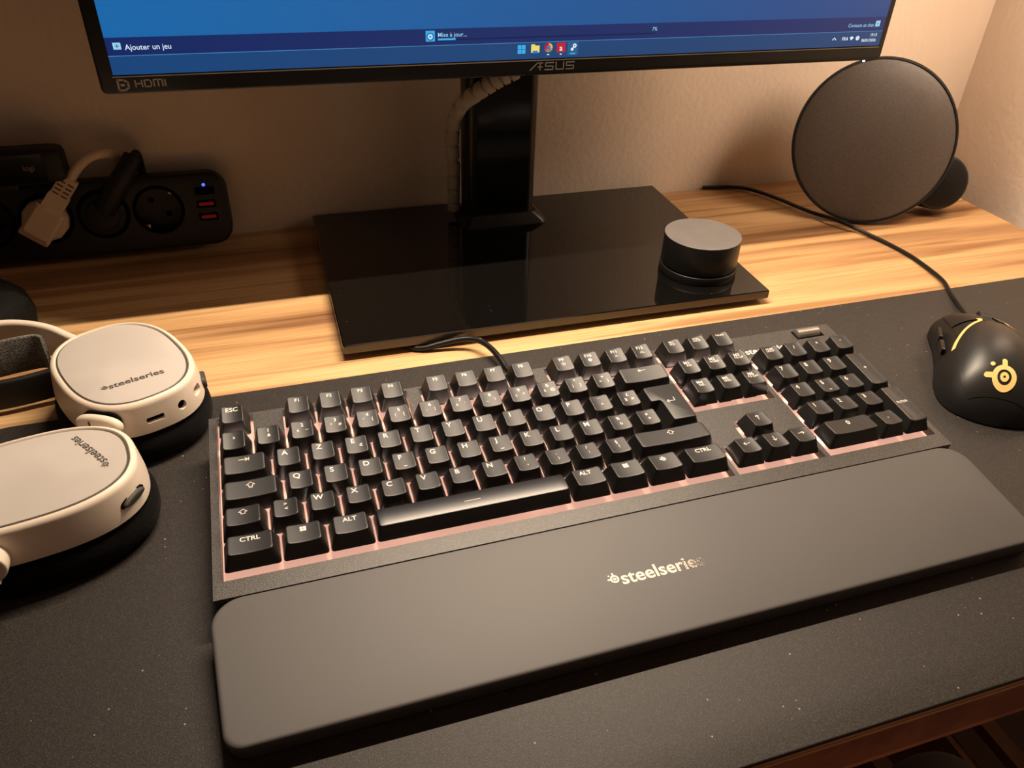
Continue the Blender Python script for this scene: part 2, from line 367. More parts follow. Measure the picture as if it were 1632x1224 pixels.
# ---------------------------------------------------------------- keyboard
KL=(-1.35,7.96,32.86); KS=1.0277
U=19.05; T=4.5; G0=0.2343*U
kb=thing('keyboard','black mechanical keyboard with glowing pink backplate and French key layout','keyboard',KL,(T,0,0)); kb.scale=(KS,)*3
NAVX=0.0218*U; NUMX=0.115*U
ROWZ=[0.8,1.37,0,-.44,.12,-.18]; TILT=[7,6,3,0,-4,-5]
SK=-9.3
def rowy(r): return (5.5-r)*U+(G0 if r==0 else 0)
def kx(x): return x*U+(NUMX if x>18.3 else NAVX if x>15.05 else 0)
def keycap(name,x,r,w,leg=(),d=1.0,m='key',yoff=0.0,label=None,convex=False):
    cx=kx(x)+w*U/2; cy=rowy(r)+yoff; zt=ROWZ[r]; tl=math.tan(rad(TILT[r] if d==1 else 2))
    hw=w*U/2-0.5; hd=d*U/2-0.5; tw=w*U/2-3.45; td=d*U/2-2.85
    if convex: tw=w*U/2-2.2
    def zf(X,Y):
        if convex: return zt+0.6*(1-(Y/td)**2)-0.6+Y*tl
        q=abs(X)/tw; return zt+Y*tl+0.85*q*q-0.35
    bm=bmesh.new(); n=5
    mx=max(6,int(w*6)); RS=lambda a,b,r_:rsub(a,b,r_,n,mx,6 if d==1 else 10)
    R=[z3(RS(hw,hd,1.6),SK),z3(RS(hw-0.25,hd-0.2,1.6),SK+1.0)]
    e=0.6
    for i in range(4):
        a=PI/2*i/3; off=e*(1-math.cos(a)); 
        P=RS(tw+0.1-off,td+0.1-off,max(1.8-off*.6,.6)); R.append([(X,Y,zf(X,Y)-e+e*math.sin(a)) for X,Y in P])
    for s in (0.93,0.8,0.65,0.5,0.35,0.2,0.08):
        P=RS((tw-.5)*s,(td-.5)*s,1.3*s); R.append([(X,Y,zf(X,Y)) for X,Y in P])
    loft(bm,R,cap0=False,cap1=True)
    lz=lambda X,Y:zf(X,Y)+0.09
    for L in leg:
        if L[0]=='t': text(bm,L[1],L[2],L[3],L[4],1,lz,'CENTER',L[5] if len(L)>5 else 0.05)
        elif L[0]=='l': line(bm,L[1],L[2],1,lz)
        elif L[0]=='e': emblem(bm,L[2],L[3],L[1],1,lz)
        elif L[0]=='c': annulus(bm,L[1],L[2],L[3]-L[4],L[3],1,lz,k=20)
        elif L[0]=='p': poly(bm,L[1],1,lz)
    return obj(name,bm,[m,'legend'],kb,loc=(cx,cy,0),smooth=40,label=label,norm=True)
def T_(s,size,x,y,b=0.05): return ('t',s,size*(1.3 if s in ('CTRL','ALT','ESC') else 1.2),x,y,b)
def WIN(): 
    return [('p',[(a,b),(a+1.5,b),(a+1.5,b+1.5),(a,b+1.5)]) for a in (-1.6,.1) for b in (1.2,2.9)]
UPARR=[('l',[(-1.0,1.2),(-1.0,2.6),(-2.2,2.6),(0,4.6),(2.2,2.6),(1.0,2.6),(1.0,1.2),(-1.0,1.2)],0.32)]
def arr(a,c=(0,1.5),L=2.0):
    u=(math.cos(a),math.sin(a)); n=(-u[1],u[0]); t=(c[0]+u[0]*L,c[1]+u[1]*L)
    return [('l',[(c[0]-u[0]*L,c[1]-u[1]*L),t],0.42),('l',[(t[0]-u[0]*1.3+n[0]*1.2,t[1]-u[1]*1.3+n[1]*1.2),t,(t[0]-u[0]*1.3-n[0]*1.2,t[1]-u[1]*1.3-n[1]*1.2)],0.42)]
# function row
keycap('escape_keycap',0,0,1,[T_('ESC',3.4,-.2,3.6)])
icons={9:[('c',0,-.6,1.35,.25),('p',[(-.4,-1.2),(.7,-.6),(-.4,0)])],10:[('c',0,-.6,1.35,.9)],11:[('l',[(-1.2,-1.1),(1.2,-1.1)],.3),('l',[(-.5,-.3),(.5,-.3)],.3)],12:[('l',[(-1.8,-1.4),(1.8,-1.4)],.3),('l',[(-1,-.6),(-.5,-.1)],.3),('l',[(1,-.6),(.5,-.1)],.3),('l',[(0,-.4),(0,.3)],.3)]}
for i in range(12):
    x=[2,3,4,5,6.5,7.5,8.5,9.5,11,12,13,14][i]
    keycap('function_keycap',x,0,1,[T_('F%d'%(i+1),2.9,-.3,3.4)]+icons.get(i+1,[]))
for i,(a,b) in enumerate((('PRT','SCR'),('SCRL','LOCK'),('PAUSE',''))):
    keycap('function_keycap',15.25+i,0,1,[T_(a,1.9,0,3.9,.02)]+([T_(b,1.9,0,2.0,.02)] if b else []))
# number row
nr=[('²','',''),('1','&',''),('2','é','~'),('3','"','#'),('4',"'",'{'),('5','(','['),('6','-','|'),('7','è','`'),('8','_','\\'),('9','ç','^'),('0','à','@'),('°',')',']'),('+','=','}')]
for i,(a,b,c) in enumerate(nr):
    if i==0: L=[T_('²',3.2,.3,1.2)]
    elif i==1: L=[T_('1',3,0.2,3.4),T_('&',2.6,.4,-.2)]
    else: L=[T_(a,3,0.2,3.3),T_(b,2.6,-2.4,-.6,.02),T_(c,2.6,2.7,-.6,.02)]
    keycap('number_row_keycap',i,1,1,L)
keycap('backspace_keycap',13,1,2,arr(PI,(0,3.2),2.6))
# letter rows
keycap('tab_keycap',0,2,1.5,arr(0,(-.5,3.2),2.4)+[('l',[(2.5,2.1),(2.5,4.3)],.42)])
for i,c in enumerate('AZERTYUIOP'):
    keycap('letter_keycap',1.5+i,2,1,[T_(c,4.1,-1.9,3.2,.09)]+([T_('€',2.6,2.5,-.8)] if c=='E' else []))
keycap('letter_keycap',11.5,2,1,[T_('¨',2.8,0,3.4),T_('^',3.0,.6,-1.4)])
keycap('letter_keycap',12.5,2,1,[T_('£',2.8,0,3.4),T_('$',2.8,-2.2,-.8),T_('¤',2.8,2.4,-.8)])
# return key: an L shaped outline
def enter_key():
    bm=bmesh.new(); x0,x1,xi=13.5*U,15*U,13.75*U; yb,ym,yt=rowy(3)-U/2,rowy(3)+U/2,rowy(2)+U/2
    cx,cy=(x0+x1)/2,(yb+yt)/2
    def outl(ix,iy,rc):
        xi2=xi+(2.2 if ix>2 else 0)
        C=[(x0+ix,yt-iy),(x0+ix,ym+iy),(xi2+ix,ym+iy),(xi2+ix,yb+iy),(x1-ix,yb+iy),(x1-ix,yt-iy)]
        out=[]
        for i,p in enumerate(C):
            a=Vector(C[i-1]); b=Vector(p); c=Vector(C[(i+1)%6]); r=min(rc,(a-b).length*.45,(c-b).length*.45)
            p0=b+(a-b).normalized()*r; p1=b+(c-b).normalized()*r
            for k in range(6):
                t=k/5; q=p0*(1-t)**2+b*2*t*(1-t)+p1*t*t; out.append((q.x-cx,q.y-cy))
        return out
    zt=-0.1
    R=[z3(outl(.5,.5,1.6),SK),z3(outl(.7,.7,1.6),SK+1)]
    for i in range(4):
        a=PI/2*i/3; off=.6*(1-math.cos(a)); R.append([(X,Y,zt-.6+.6*math.sin(a)) for X,Y in outl(3.1+off,2.6+off,1.8)])
    loft(bm,R,cap0=False,cap1=False)
    rs=[v for v in bm.verts][-36:]
    f=bm.faces.new(rs); bm.normal_update(); bmesh.ops.triangulate(bm,faces=[f],ngon_method='EAR_CLIP')
    z=lambda X,Y:zt+.08
    for L in [('l',[(4.4,3.6),(4.4,0.6),(-1.0,0.6)],.42),('l',[(0.4,1.9),(-1.0,.6),(0.4,-.7)],.42)]: line(bm,L[1],L[2],1,z)
    obj('return_keycap',bm,['key','legend'],kb,loc=(cx,cy,0),smooth=40)
enter_key()
keycap('caps_lock_keycap',0,3,1.75,UPARR+[('l',[(-1.0,.5),(1.0,.5)],.3)])
for i,c in enumerate('QSDFGHJKLM'):
    keycap('letter_keycap',1.75+i,3,1,[T_(c,4.1,-1.9,3.2,.09)]+([('l',[(-.9,-4.2),(.9,-4.2)],.5)] if c in 'FJ' else []))
keycap('letter_keycap',11.75,3,1,[T_('%',2.8,0,3.3),T_('ù',3.0,.4,-1.0)])
keycap('letter_keycap',12.75,3,1,[T_('µ',2.8,0,3.3),T_('*',3.4,.6,-1.6)])
keycap('shift_keycap',0,4,1.25,UPARR)
keycap('letter_keycap',1.25,4,1,[T_('>',2.8,0,2.8),T_('<',2.8,.3,-.6)])
for i,c in enumerate('WXCVBN'): keycap('letter_keycap',2.25+i,4,1,[T_(c,4.1,-1.9,3.2,.09)])
for i,(a,b) in enumerate((('?',','),('.',';'),('/',':'),('§','!'))): keycap('letter_keycap',8.25+i,4,1,[T_(a,2.9,0,3.2),T_(b,3.0,.4,-.8)])
keycap('shift_keycap',12.25,4,2.75,[(l[0],l[1],l[2]) for l in UPARR])
keycap('control_keycap',0,5,1.5,[T_('CTRL',3.2,0,3.4,.07)])
keycap('windows_keycap',1.5,5,1.25,WIN())
keycap('alt_keycap',2.75,5,1.25,[T_('ALT',3.2,0,3.4,.07)])
keycap('spacebar',4,5,5.75,[('l',[(-6,-.8),(3,-.8)],.3)],m='space',convex=True)
keycap('alt_keycap',9.75,5,1.25,[T_('ALT',3.2,-1,3.4,.07)])
keycap('windows_keycap',11,5,1.25,WIN())
keycap('emblem_keycap',12.25,5,1.25,[('e',1.5,0,2.2)])
keycap('control_keycap',13.5,5,1.5,[T_('CTRL',3.2,0,3.4,.07)])
# navigation block
for i,(a,b) in enumerate((('M1','INS'),('M2','HOME'),('M3','PG UP'))): keycap('navigation_keycap',15.25+i,1,1,[T_(a,3.0,-.6,3.4,.07),T_(b,2.1,0,0.8,.02)])
for i,(a,b) in enumerate((('M4','DEL'),('M5','END'),('M6','PG DN'))): keycap('navigation_keycap',15.25+i,2,1,[T_(a,3.0,-.6,3.4,.07),T_(b,2.1,0,0.8,.02)])
keycap('arrow_keycap',16.25,4,1,arr(PI/2))
for i,a in enumerate((PI,-PI/2,0)): keycap('arrow_keycap',15.25+i,5,1,arr(a))
# number pad
for i,c in enumerate(('NUM','/','*','-')):
    keycap('number_pad_keycap',18.5+i,1,1,[T_('NUM',2.0,0,3.8,.02),T_('LOCK',2.0,0,1.9,.02)] if i==0 else [T_(c,3.4,0,2.2)])
for r,row in ((2,'789'),(3,'456'),(4,'123')):
    for i,c in enumerate(row): keycap('number_pad_keycap',18.5+i,r,1,[T_(c,4.1,-2.0,3.2,.08)]+([('l',[(-.9,-4.2),(.9,-4.2)],.5)] if c=='5' else []))
keycap('number_pad_keycap',21.5,3,1,[T_('+',3.8,0,1.0)],d=2,yoff=U/2)
keycap('number_pad_keycap',21.5,5,1,[T_('ENTER',2.3,0,1.5,.02)],d=2,yoff=U/2)
keycap('number_pad_keycap',18.5,5,2,[T_('0',4.1,0,2.8,.08)])
keycap('number_pad_keycap',20.5,5,1,[T_('.',4.6,0,2.0,.08)])
# case: top bezel with openings
BZ=-9.6; PZ=-15.4; X0,X1,Y0,Y1=-5.4,436.2,-14.2,120.0
opens=[(-1,286.6,-3.8,95.9),(-1,20.2,95.9,118.4),(37.4,115.2,95.9,118.4),(123.2,201,95.9,118.4),(208.9,286.6,95.9,118.4),
       (289.6,349.6,53.2,118.4),(289.6,349.6,-3.8,19.6),(308,331,19.6,38.6),(353.0,432.2,-3.8,95.9)]
xs=sorted({X0,X1,*[a for o in opens for a in o[:2]]}); ys=sorted({Y0,Y1,*[a for o in opens for a in o[2:]]})
def is_open(x,y): return any(a<x<b and c<y<d for a,b,c,d in opens)
bm=bmesh.new(); V={}
def vv(x,y,z):
    k=(round(x,3),round(y,3),z)
    if k not in V: V[k]=bm.verts.new((x,y,z))
    return V[k]
nx,ny=len(xs)-1,len(ys)-1
sol=lambda i,j: 0<=i<nx and 0<=j<ny and not is_open((xs[i]+xs[i+1])/2,(ys[j]+ys[j+1])/2)
inside=lambda i,j:0<=i<nx and 0<=j<ny
for i in range(nx):
    for j in range(ny):
        a,b,c,d=xs[i],xs[i+1],ys[j],ys[j+1]
        if not sol(i,j):
            continue
        bm.faces.new((vv(a,c,BZ),vv(b,c,BZ),vv(b,d,BZ),vv(a,d,BZ)))
        for (di,dj,p,q) in ((1,0,(b,c),(b,d)),(-1,0,(a,d),(a,c)),(0,1,(b,d),(a,d)),(0,-1,(a,c),(b,c))):
            ii,jj=i+di,j+dj
            if inside(ii,jj) and not sol(ii,jj):
                bm.faces.new((vv(*p,BZ),vv(*p,PZ),vv(*q,PZ),vv(*q,BZ)))
# outer skirt
def outl(i,z): return z3(rrect((X1-X0)/2-i,(Y1-Y0)/2-i,1.6,3,(X0+X1)/2,(Y0+Y1)/2),z)
skirt=[outl(0.0,BZ-0.02),outl(-0.1,BZ-1),outl(-0.1,-24),outl(2,-26.5)]
loft(bm,skirt,cap0=False,cap1=True)
wz=lambda X,Y:BZ+.06
wordmark(bm,353.5,102.8,8.0,1,wz)
case=obj('case',bm,['case','legend'],kb,smooth=30)
bm=bmesh.new(); cbox(bm,-3,434,-6,119.5,PZ-1,PZ+0.02)
obj('backplate',bm,'plate',kb,smooth=0,label='salmon pink backplate lit from below the keys')
bm=bmesh.new()
for k in [c for c in kb.children if 'keycap' in c.name or 'spacebar' in c.name]:
    x,y=k.location.x/S,k.location.y/S
    ww=max(v.co.x for v in k.data.vertices)/S
    for dx in ([0] if ww<16 else [-ww*.55,ww*.55] if ww<40 else [-36,0,36]):
        cbox(bm,x+dx-1.4,x+dx+1.4,y+4.2,y+6.2,PZ+0.05,PZ+2.2)
tag(obj('backlight_leds',bm,'led',kb,smooth=0,label='row of small white lights under the keys'),kind='stuff')
# stems (switch housings) under the caps, one mesh of a part nobody could count from here
bm=bmesh.new()
for k in [c for c in kb.children if 'keycap' in c.name or 'spacebar' in c.name]:
    x,y=k.location.x/S,k.location.y/S
    loft(bm,[z3(rrect(4.6,3.6,.5,2,x,y),PZ),z3(rrect(4.4,3.4,.5,2,x,y),PZ+3.4),z3(rrect(3.6,3,.5,2,x,y),PZ+5.8)],cap0=False)
tag(obj('switch_housings',bm,'matteblack',kb,smooth=0),kind='stuff')
# volume roller and slot
bm=bmesh.new(); tube(bm,[(404.5,112.3,-9.2),(422.6,112.3,-9.2)],4.0,k=24); obj('volume_roller',bm,'silver',kb,label='ridged metal volume roller')
bm=bmesh.new(); cbox(bm,403,426,107.4,117.2,BZ,BZ+0.08); obj('roller_slot',bm,'hole',kb,smooth=0)
for x in (30,400):
    bm=bmesh.new(); loft(bm,[z3(rrect(9,4,1,2,x,108),-37.3),z3(rrect(9,4,1,2,x,108),-26)]); obj('foot',bm,'matteblack',kb,smooth=0)
    bm=bmesh.new(); loft(bm,[z3(rrect(9,4,1,2,x,2),-29.0),z3(rrect(9,4,1,2,x,2),-26)]); obj('foot',bm,'matteblack',kb,smooth=0)
# keyboard cable
bm=bmesh.new(); tube(bm,spline([(207,133,18),(206,141,15),(203,154,10),(200,169,9.5),(198,185,11),(194,203,11),(187,215,10),(176,220,8.5),(160,222,5.5),(146,224,2.6),(136,233,2.4),(132,262,2.4),(136,300,2.4),(138,380,2.4),(136,440,2.4)],8),2.3)
tag(obj('keyboard_cable',bm,'cable'),'black cable looping out from under the glass stand to the keyboard back','cable')

# ---------------------------------------------------------------- wrist rest
wr=thing('wrist_rest','wide charcoal rubber wrist rest in front of the keyboard with worn wordmark','wrist rest',KL,(T,0,0)); wr.scale=(KS,)*3
bm=bmesh.new()
bot=lambda y:(-29.0-y*math.sin(rad(T)))/math.cos(rad(T))
def rest_out(ins,k=8):
    P=[]; xl,xr,yf,yb=-7.0+ins,438+ins*-1,-90.5+ins,-14.3-ins*.25
    tp=3.6
    for (cx,cy,a0,r) in ((xr-14,yb-14,0,14),(xl+14,yb-14,90,14),(xl+tp+9,yf+9,180,9),(xr-tp-9,yf+9,270,9)):
        r2=max(r-ins*.3,1)
        for i in range(k+1):
            a=rad(a0+90*i/k); P.append((cx+r*math.cos(a),cy+r*math.sin(a)))
    return P
def crown(x,y): return -10.1
R=[[(x,y,bot(y)) for x,y in rest_out(2.5)],[(x,y,bot(y)+1.5) for x,y in rest_out(0.6)],[(x,y,-15) for x,y in rest_out(0)]]
for i in range(6):
    a=PI/2*i/5; o_=1.6*(1-math.cos(a)); R.append([(x,y,crown(x,y)-1.6+1.6*math.sin(a)) for x,y in rest_out(o_)])
rs=loft(bm,R,cap1=False)
last=rs[-1]
R2=ring(bm,[(x,y,-10.06) for x,y in rest_out(2.4)]); bridge(bm,last,R2); f=bm.faces.new(R2)
obj('pad',bm,'rest',wr,smooth=40)
bm=bmesh.new(); wordmark(bm,188.0,-52.9,10.6,0,lambda X,Y:-9.98)
# drape: lie on the flat top
obj('wordmark',bm,'worn',wr,smooth=0,label='pale wordmark worn away towards its right end')

# ---------------------------------------------------------------- monitor
BX,BY=277,352
mon=thing('monitor','large black flat monitor on a glass base, screen lit blue','monitor',(BX,BY,0))
bm=bmesh.new()
Q=[(86.5,226),(460.5,222),(471,479),(89.5,482)]
def quad(ins,k=3):
    c=Vector((277,352)); out=[]
    for i,p in enumerate(Q):
        a=Vector(Q[i-1]); b=Vector(p); d=Vector(Q[(i+1)%4]); e=(a-b).normalized(); g=(d-b).normalized(); b2=b+(e+g)*ins
        for t in range(k+1):
            u=t/k; p0=b2+e*1.5; p1=b2+g*1.5; q=p0*(1-u)**2+b2*2*u*(1-u)+p1*u*u; out.append((q.x-BX,q.y-BY))
    return out
R=[z3(quad(.6),5.1),z3(quad(0),5.7),z3(quad(0),12.2),z3(quad(.8),13)]
loft(bm,R,cap0=True,cap1=True)
for f in bm.faces:
    if abs(f.normal.z)<.9 and f.calc_center_median().z<12.5: f.material_index=1
base=obj('base',bm,['glass','glassedge'],mon,smooth=20)
for x,y in ((110,250),(440,246),(112,462),(448,458)):
    bm=bmesh.new(); cyl(bm,x-BX,y-BY,10,0,5.0,.3,k=20); obj('foot',bm,'matteblack',mon)
bm=bmesh.new(); rbox(bm,150-BX,400-BX,300-BY,470-BY,0.4,4.5,10,.3); obj('base_weight',bm,'matteblack',mon)
# collar and neck
bm=bmesh.new()
loft(bm,[z3(rrect(44,24,7,5,-3,81),13),z3(rrect(43,23,7,5,-3,81),16),z3(rrect(36.5,18.5,8,5,-5,81),24)])
obj('collar',bm,'satinblack',mon)
bm=bmesh.new(); loft(bm,[z3(rrect(35,17,9,8,-6,81),z) for z in (20,300)]); 
obj('neck',bm,'satinblack',mon,smooth=50)
bm=bmesh.new(); cbox(bm,-26-6,26-6,63.4,64.2,26,300); obj('neck_panel',bm,'glossblack',mon,smooth=0)
HY=311; RX=0.9692
def hc(x,z): return (48.6+(x-48.6)*RX, 334.8+(z-334.8)*RX)          # measured on a plane 19 mm further back
HX0,HZ0=hc(-50,177.6); HX1,_=hc(605,177.6); HZ1=HZ0+378
head=Matrix.Translation((0,HY-BY,0))
mon_c=((HX0+HX1)/2)
def HP(x,z,y=0.0):
    """x,z measured -> monitor local coordinate on the front face (y towards viewer is negative)"""
    X,Z=hc(x,z); a=rad(-0.2); dx=X-mon_c; return (X-BX, HY-BY-y, Z+dx*math.tan(a))
def hbox(bm,x0,x1,z0,z1,y0,y1,r,bev,mi=0,n=5):
    cx,cz,hw,hz=(x0+x1)/2,(z0+z1)/2,(x1-x0)/2,(z1-z0)/2
    vs0=set(bm.verts)
    slab(bm,lambda i:rrect(hw-i,hz-i,max(r-i,.05),n,cx,cz),y0,y1,bev,mi)
    for v in bm.verts:
        if v not in vs0:
            x,z,y=v.co; a=rad(-0.2); v.co=(x-BX, HY-BY+y, z+(x-mon_c)*math.tan(a))
SX0,SZ0=hc(-40.0,190.2); SX1,_=hc(599,190.2); SZ1=HZ1-14
bm=bmesh.new(); hbox(bm,HX0,HX1,HZ0,HZ1,0,20,4,1.2); hbox(bm,HX0+60,HX1-60,HZ0+50,HZ1-60,20,52,30,8)
# screen opening lip
shell=obj('shell',bm,'bezel',mon,smooth=35)
bm=bmesh.new(); hbox(bm,mon_c-45,mon_c+45,HZ0+105,HZ0+195,50,110,8,2); obj('neck_mount',bm,'satinblack',mon)
# screen with its picture; own origin at the screen centre bottom
def scr(bm,x0,x1,z0,z1,mi,y):
    f=bm.faces.new([bm.verts.new(HP(a,b,y)) for a,b in ((x0,z0),(x1,z0),(x1,z1),(x0,z1))]); f.material_index=mi
SM=['scr_main','scr_dark','scr_task','g_line','g_white','g_light','g_cyan','g_yellow','g_red','g_green','g_blue','g_hl','g_bar']
bm=bmesh.new()
ztop=334.8+(SZ1-334.8)/RX
scr(bm,-40,599,190.3,202.6,2,.10); scr(bm,-40,599,202.6,214.4,1,.10); scr(bm,-40,599,214.4,ztop,0,.10); scr(bm,-40,599,202.4,202.9,3,.14)
def stext(s,size,x,z,mi=4,ax='LEFT',b=0.02): text(bm,s,size/RX,x,z,mi,0,ax,b,0,1,lambda X,Y:HP(X,Y,.18))
def srect(x0,x1,z0,z1,mi,y=.16): scr(bm,x0,x1,z0,z1,mi,y)
srect(-35.6,-30.6,206.8,211.2,5); stext('+',5,-33.1,209,2,'CENTER'); stext('Ajouter un jeu',4.9,-28.4,208.2,4)
srect(180.5,187.5,205.6,213.2,6); annul=lambda cx,cz,r0,r1,mi,y=.2: annulus(bm,cx,cz,r0,r1,mi,0,lambda X,Y:HP(X,Y,y),20)
annul(184,209,1.0,1.7,4); annul(184,209,2.3,2.8,2); stext('Mise à jour...',4.3,189.6,210.2,5)
srect(189.8,203.6,206.2,207.6,6,.2); srect(189.8,372,206.3,207.0,12,.15)
stext('7%',3.8,368.6,210.0,5)
srect(243.0,0,0,0,0) if False else None
for a in (253.6,257.0):
    for c in (194.4,197.8): srect(a,a+3.1,c,c+3.1,6)
srect(264.8,271.8,195.0,200.2,7); srect(264.8,268,200.2,201.2,7); srect(266.2,270.4,194.4,196.4,10,.19)
annul(279.3,198.3,1.5,3.5,8); 
for (a0,mi) in ((90,8),(210,9),(330,7)):
    P=[(279.3,198.3)]+[(279.3+3.5*math.cos(rad(a0+120*i/8)),198.3+3.5*math.sin(rad(a0+120*i/8))) for i in range(9)]
    poly(bm,P,mi,0,lambda X,Y:HP(X,Y,.2))
disc(bm,279.3,198.3,1.5,10,0,lambda X,Y:HP(X,Y,.23)); srect(278.4,280.2,192.8,193.5,4)
srect(286.4,293.6,194.6,201.6,8); stext('a',6,290,198.0,4,'CENTER',.06); srect(289.2,290.9,192.8,193.5,4)
srect(295.6,304.6,192.0,202.0,11,.15); annul(301.6,199.2,.6,1.6,4); disc(bm,299.6,196.6,1.2,4,0,lambda X,Y:HP(X,Y,.2)); line(bm,[(301.2,198.6),(299.6,196.6)],.9,4,0,lambda X,Y:HP(X,Y,.21)); srect(298.0,302.6,192.8,193.8,6,.2)
stext('Contacts et chat',3.9,587.5,207.9,5,'RIGHT'); srect(589.0,593.8,206.4,211.2,5); stext('+',3.5,591.4,208.8,2,'CENTER')
line(bm,[(547.2,196.2),(549,198),(550.8,196.2)],.7,4,0,lambda X,Y:HP(X,Y,.18))
stext('FRA',3.7,560.4,197.0,4,'CENTER',.05)
poly(bm,[(567.2,195.4),(565.0,197.8),(567.2,198.9),(569.4,197.8)],4,0,lambda X,Y:HP(X,Y,.18)); annul(573.6,197.2,.5,1.9,4)
stext('19:15',3.3,594.0,199.6,4,'RIGHT',.04); stext('06/01/2026',3.3,594.0,195.2,4,'RIGHT',.04)
xform(bm,Matrix.Translation((-(mon_c-BX),0,0)))
screen=obj('screen',bm,SM,mon,smooth=0,loc=(mon_c-BX,0,0),label='lit blue screen with a dark toolbar and taskbar',norm=False)
# dark lip around picture plus printed marks
bm=bmesh.new(); scr(bm,-41.0,600.0,189.4,190.3,0,.2); scr(bm,-41,600,188.7,189.4,1,.22); obj('screen_lip',bm,['hole','bezelprint'],mon,smooth=0,norm=False)
bm=bmesh.new()
mp=lambda X,Y:HP(X,Y,.25)
for P_,w_ in (([(-38.2,180.2),(-38.2,187.0),(-34.2,187.0),(-31.8,185.4),(-31.8,181.8),(-34.2,180.2),(-38.2,180.2)],1.3),([(-36.4,183.6),(-34.4,183.6)],1.6)): line(bm,P_,w_,0,0,mp)
for P_ in ([(-27,182),(-27,186.4)],[(-27,184.2),(-23,184.2)],[(-22.8,182),(-22.8,186.4)],[(-21,186.4),(-17.6,186.4),(-16.8,185.4),(-16.8,183),(-17.6,182),(-21,182),(-21,186.4)],[(-15,182),(-15,186.4),(-9.4,186.4),(-9.4,182)],[(-12.2,182),(-12.2,186.4)],[(-7.6,182),(-7.6,186.4)]): line(bm,P_,.95,0,0,mp)
# maker lettering, straight strokes: A S U S
obj('port_marks',bm,'bezelprint',mon,smooth=0,norm=False); bm=bmesh.new()
for P_ in ([(264.5,181.6),(270.5,187.0),(275.4,187.0)],[(273.0,187),(273.0,181.6)],[(271.0,184),(275,184)],[(284.6,187.0),(277.6,187.0),(277.6,184.4),(284.0,184.4),(284.0,181.8),(277,181.8)],[(286.6,187.4),(286.6,181.8),(293,181.8),(293,187.4)],[(302.4,187.0),(295.4,187.0),(295.4,184.4),(301.8,184.4),(301.8,181.8),(295,181.8)]): line(bm,P_,.8,0,0,mp)
obj('maker_lettering',bm,'silver',mon,smooth=0,norm=False)
bm=bmesh.new(); x,y,z=HP(590.9,177.2,-4); cyl(bm,x,y,1.1,z-1.6,z+.4,.3,k=14); obj('power_light',bm,'whiteled',mon,label='tiny white power light')
# light bar clipped over the monitor top (its own light hangs here)
lb=thing('monitor_light_bar','slim black light bar clipped over the top of the monitor','lamp',(271,262,560))
bm=bmesh.new(); tube(bm,[(-235,0,8),(235,0,8)],9,k=20); 
obj('bar',bm,'matteblack',lb)
bm=bmesh.new(); loft(bm,[[(x,y,z) for x,y in ((-18,5),(18,5),(18,78),(-18,78))] for z in (9,13)]); cbox(bm,-18,18,74,78,-60,10); cbox(bm,-18,18,44,48.2,2.5,10); obj('clamp',bm,'matteblack',lb,smooth=0)
bpy.context.view_layer.update()
bar_light.parent=lb; bar_light.matrix_parent_inverse=lb.matrix_world.inverted()

# cable sleeve behind neck
bm=bmesh.new(); pts=spline([(284,396,172),(272,397,165),(261,399,159.5),(251,403,152.5),(241,408,144.5),(232,420,133),(227.5,433,115),(226.5,440,92),(228,442,67),(228.5,444,43),(229,446,21.0)],14)
n=len(pts)
def rr(t):
    s=(t*n)%9/9.0; base_=8.2-1.9*t; return base_-(2.0 if s<0.2 else 0.0)
tube(bm,pts,rr,k=20)
for f in bm.faces:
    pass
SLV=1
tag(obj('cable_sleeve',bm,'sleeve',smooth=60),'off-white segmented cable sleeve curving down beside the monitor neck','cable sleeve')

# ---------------------------------------------------------------- puck control
pk=thing('control_puck','dark metal control puck standing on the glass monitor base','control knob',(416.5,275.5,13.05))
bm=bmesh.new(); cyl(bm,0,0,35.0,0,7.6,1.0,k=72); obj('base_ring',bm,'puckside',pk)
bm=bmesh.new(); cyl(bm,0,0,33.0,7.5,9.2,.1,k=72); obj('gap_ring',bm,'hole',pk)
bm=bmesh.new(); cyl(bm,0,0,34.2,9,35.5,.5,k=72); 
for f in bm.faces:
    pass
kn=obj('knob',bm,['puckside','puck'],pk)
for p in kn.data.polygons:
    if p.normal.z>.6: p.material_index=1

# ---------------------------------------------------------------- disc speakers
def disc_frame(yaw,tilt): 
    return Matrix.Rotation(rad(yaw),4,'Z')@Matrix.Rotation(rad(90-tilt),4,'X')
sp=thing('disc_speaker','large round dark grey disc speaker leaning in the right wall corner','speaker',(668,389,0))
F=Matrix.Translation((0,-14,81.9))@disc_frame(-24,17)@Matrix.Scale(.975,4)
bm=bmesh.new()
k=96; prof=[(0.02,5.8),(30,5.4),(60,4.6),(78,3.2),(83,2.2)]
rs=[[(r*math.cos(2*PI*i/k),r*math.sin(2*PI*i/k),z) for i in range(k)] for r,z in prof]
loft(bm,rs,cap0=True,cap1=False); xform(bm,F); obj('grille',bm,'speaker',sp,norm=True)
bm=bmesh.new(); prof=[(83,2.2),(83.6,3.4),(85.2,3.4),(86,2.4),(85.8,-2),(80,-16),(60,-26),(20,-30)]
rs=[[(r*math.cos(2*PI*i/k),r*math.sin(2*PI*i/k),z) for i in range(k)] for r,z in prof]
loft(bm,rs,cap0=False,cap1=True); xform(bm,F); obj('housing',bm,'speakerrim',sp)
bm=bmesh.new(); cyl(bm,90,-38,30,-62,-26,3,k=48); cyl(bm,52,-22,12,-40,-14,1,k=24); xform(bm,F); obj('rear_port',bm,'speakerrim',sp,label='small round disc behind the right edge')

